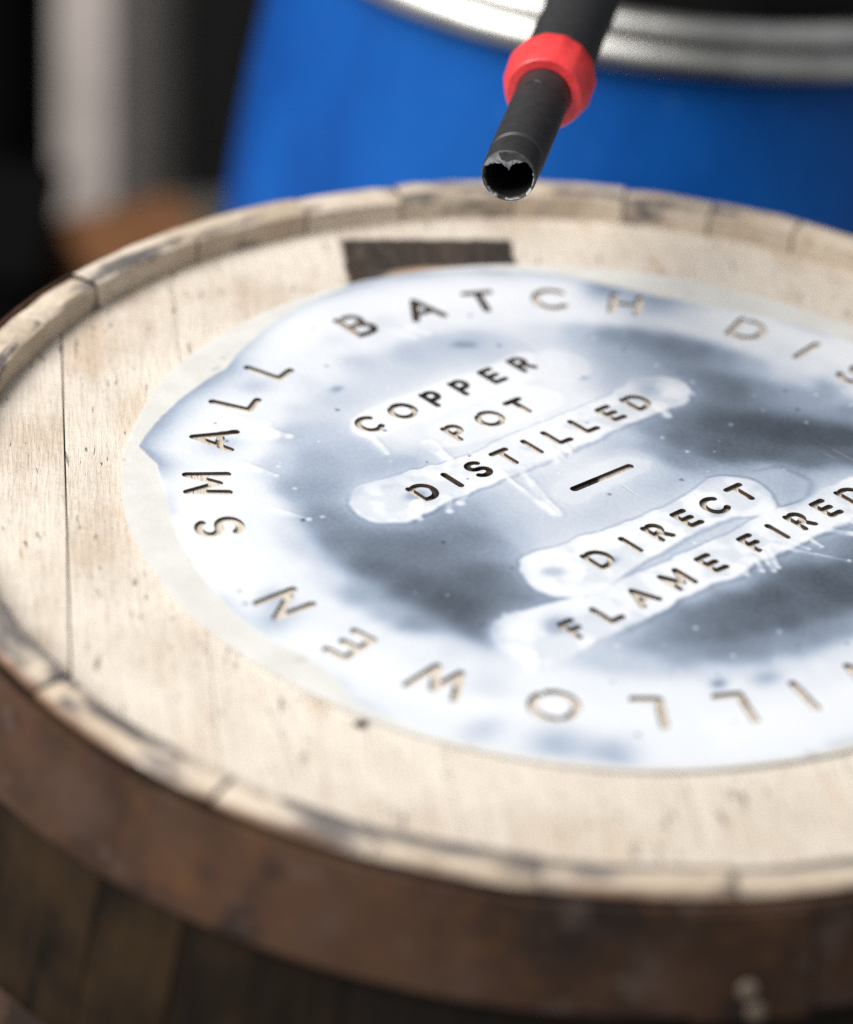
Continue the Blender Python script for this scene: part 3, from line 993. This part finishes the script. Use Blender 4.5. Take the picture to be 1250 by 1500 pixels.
# ------------------------------------------------------------------ blue drum
DC = wp(2.948, 2.483); DC.z = 0
drum = empty('plastic_drum', DC)
tag(drum, 'blue plastic drum with black lid and metal clamp ring behind the barrel', 'drum')
zt = lambda z: HZ + z * U
bp_ = [(1.30, -.02), (1.345, -.05), (1.350, -.10), (1.352, -.17), (1.362, -.28), (1.390, -.49), (1.425, -.684), (1.458, -.882), (1.483, -1.058), (1.502, -1.212), (1.525, -1.42), (1.535, -1.6), (1.535, -1.9), (1.555, -1.95), (1.555, -2.02), (1.535, -2.07), (1.535, -3.6), (1.51, -4.1), (1.47, -4.35), (1.40, -(HZ / U)), (.01, -(HZ / U) + .01)]
V, F = lathe([(r * U, zt(z)) for r, z in bp_], 128)
mobj('body', mesh('body', V, F, [M_drum], sharp=50), drum)
lp = [(.01, -.02), (.95, -.02), (1.0, .0), (1.06, .0), (1.10, -.035), (1.26, -.035), (1.30, .03), (1.325, .055), (1.36, .052), (1.375, .02), (1.375, -.03)]
V, F = lathe([(r * U, zt(z)) for r, z in lp], 128)
mobj('lid', mesh('lid', V, F, [M_lid], sharp=40), drum)
rp_ = [(1.350, .058), (1.385, .060), (1.402, .045), (1.408, .020), (1.396, .004), (1.372, -.018), (1.396, -.038), (1.410, -.060), (1.409, -.090), (1.398, -.102), (1.366, -.104)]
rp_ += [(r - .012, z) for r, z in rp_[::-1]]
V, F = lathe([(r * U, zt(z)) for r, z in rp_], 160, True)
mobj('clamp_ring', mesh('clamp_ring', V, F, [M_ring], sharp=50), drum)

# ------------------------------------------------------------------ things far behind, out of focus
def ground_at(px, dep, py=200):
    q = cam_pt(px, py, dep)
    return Vector((q.x, q.y, 0))


post = mobj('timber_post', box(.070, .070, 2.2, (0, 0, 1.1), .003, 'timber_post', [M_post]), loc=ground_at(147, 3.05))
post.rotation_euler = (0, 0, yaw + math.radians(-24))
tag(post, 'pale grey square timber post standing beside the black bin', 'post')
post2 = mobj('steel_post', box(.036, .036, 2.2, (0, 0, 1.1), .003, 'steel_post', [M_dim]), loc=ground_at(236, 3.2))
post2.rotation_euler = (0, 0, yaw + math.radians(-10))
tag(post2, 'thin dark grey steel post standing behind the wooden crate', 'post')

bin_ = empty('storage_bin', ground_at(-112, 3.24))
bin_.rotation_euler = (0, 0, yaw)
tag(bin_, 'tall black plastic storage bin standing beside the pale grey post', 'bin')
V, F = [], []
bm = bmesh.new()
bmesh.ops.create_cube(bm, size=1)
bmesh.ops.scale(bm, vec=(.20, .26, .60), verts=bm.verts)
bmesh.ops.translate(bm, vec=(0, 0, .30), verts=bm.verts)
for v in bm.verts:
    if v.co.z < .1: v.co.x *= .97; v.co.y *= .97
bmesh.ops.bevel(bm, geom=list(bm.edges), offset=.02, segments=3, affect='EDGES')
me = bpy.data.meshes.new('body'); bm.to_mesh(me); bm.free(); me.materials.append(M_bin)
mobj('body', me, bin_)
mobj('lid', box(.225, .285, .03, (0, 0, .616), .008, 'lid', [M_bin]), bin_)

tub = empty('storage_tub', ground_at(-95, 2.72))
tub.rotation_euler = (0, 0, yaw + .05)
tag(tub, 'low black plastic tub on the floor in front of the tall black bin', 'tub')
bm = bmesh.new()
bmesh.ops.create_cube(bm, size=1)
bmesh.ops.scale(bm, vec=(.22, .21, .25), verts=bm.verts)
bmesh.ops.translate(bm, vec=(0, 0, .125), verts=bm.verts)
bmesh.ops.bevel(bm, geom=list(bm.edges), offset=.012, segments=2, affect='EDGES')
me = bpy.data.meshes.new('body'); bm.to_mesh(me); bm.free(); me.materials.append(M_bin)
mobj('body', me, tub)
mobj('lid', box(.236, .226, .02, (0, 0, .259), .006, 'lid', [M_bin]), tub)

crate = empty('wooden_crate', ground_at(208, 2.78, 285))
crate.rotation_euler = (0, 0, yaw + .6)
tag(crate, 'small orange-brown wooden crate on the floor between the posts and the drum', 'crate')
for s_ in range(3):
    z0 = .01 + s_ * .076
    for sx in (-1, 1):
        mobj('slat', box(.012, .130, .069, (sx * .059, 0, z0 + .0345), .002, 'slat', [M_crate]), crate)
        mobj('slat', box(.106, .012, .069, (0, sx * .059, z0 + .035), .002, 'slat', [M_crate]), crate)
mobj('base', box(.104, .104, .01, (0, 0, .008), .001, 'base', [M_crate]), crate)
for sx in (-1, 1):
    mobj('lid_board', box(.136, .067, .012, (0, sx * .0345, .238), .002, 'lid_board', [M_crate]), crate)
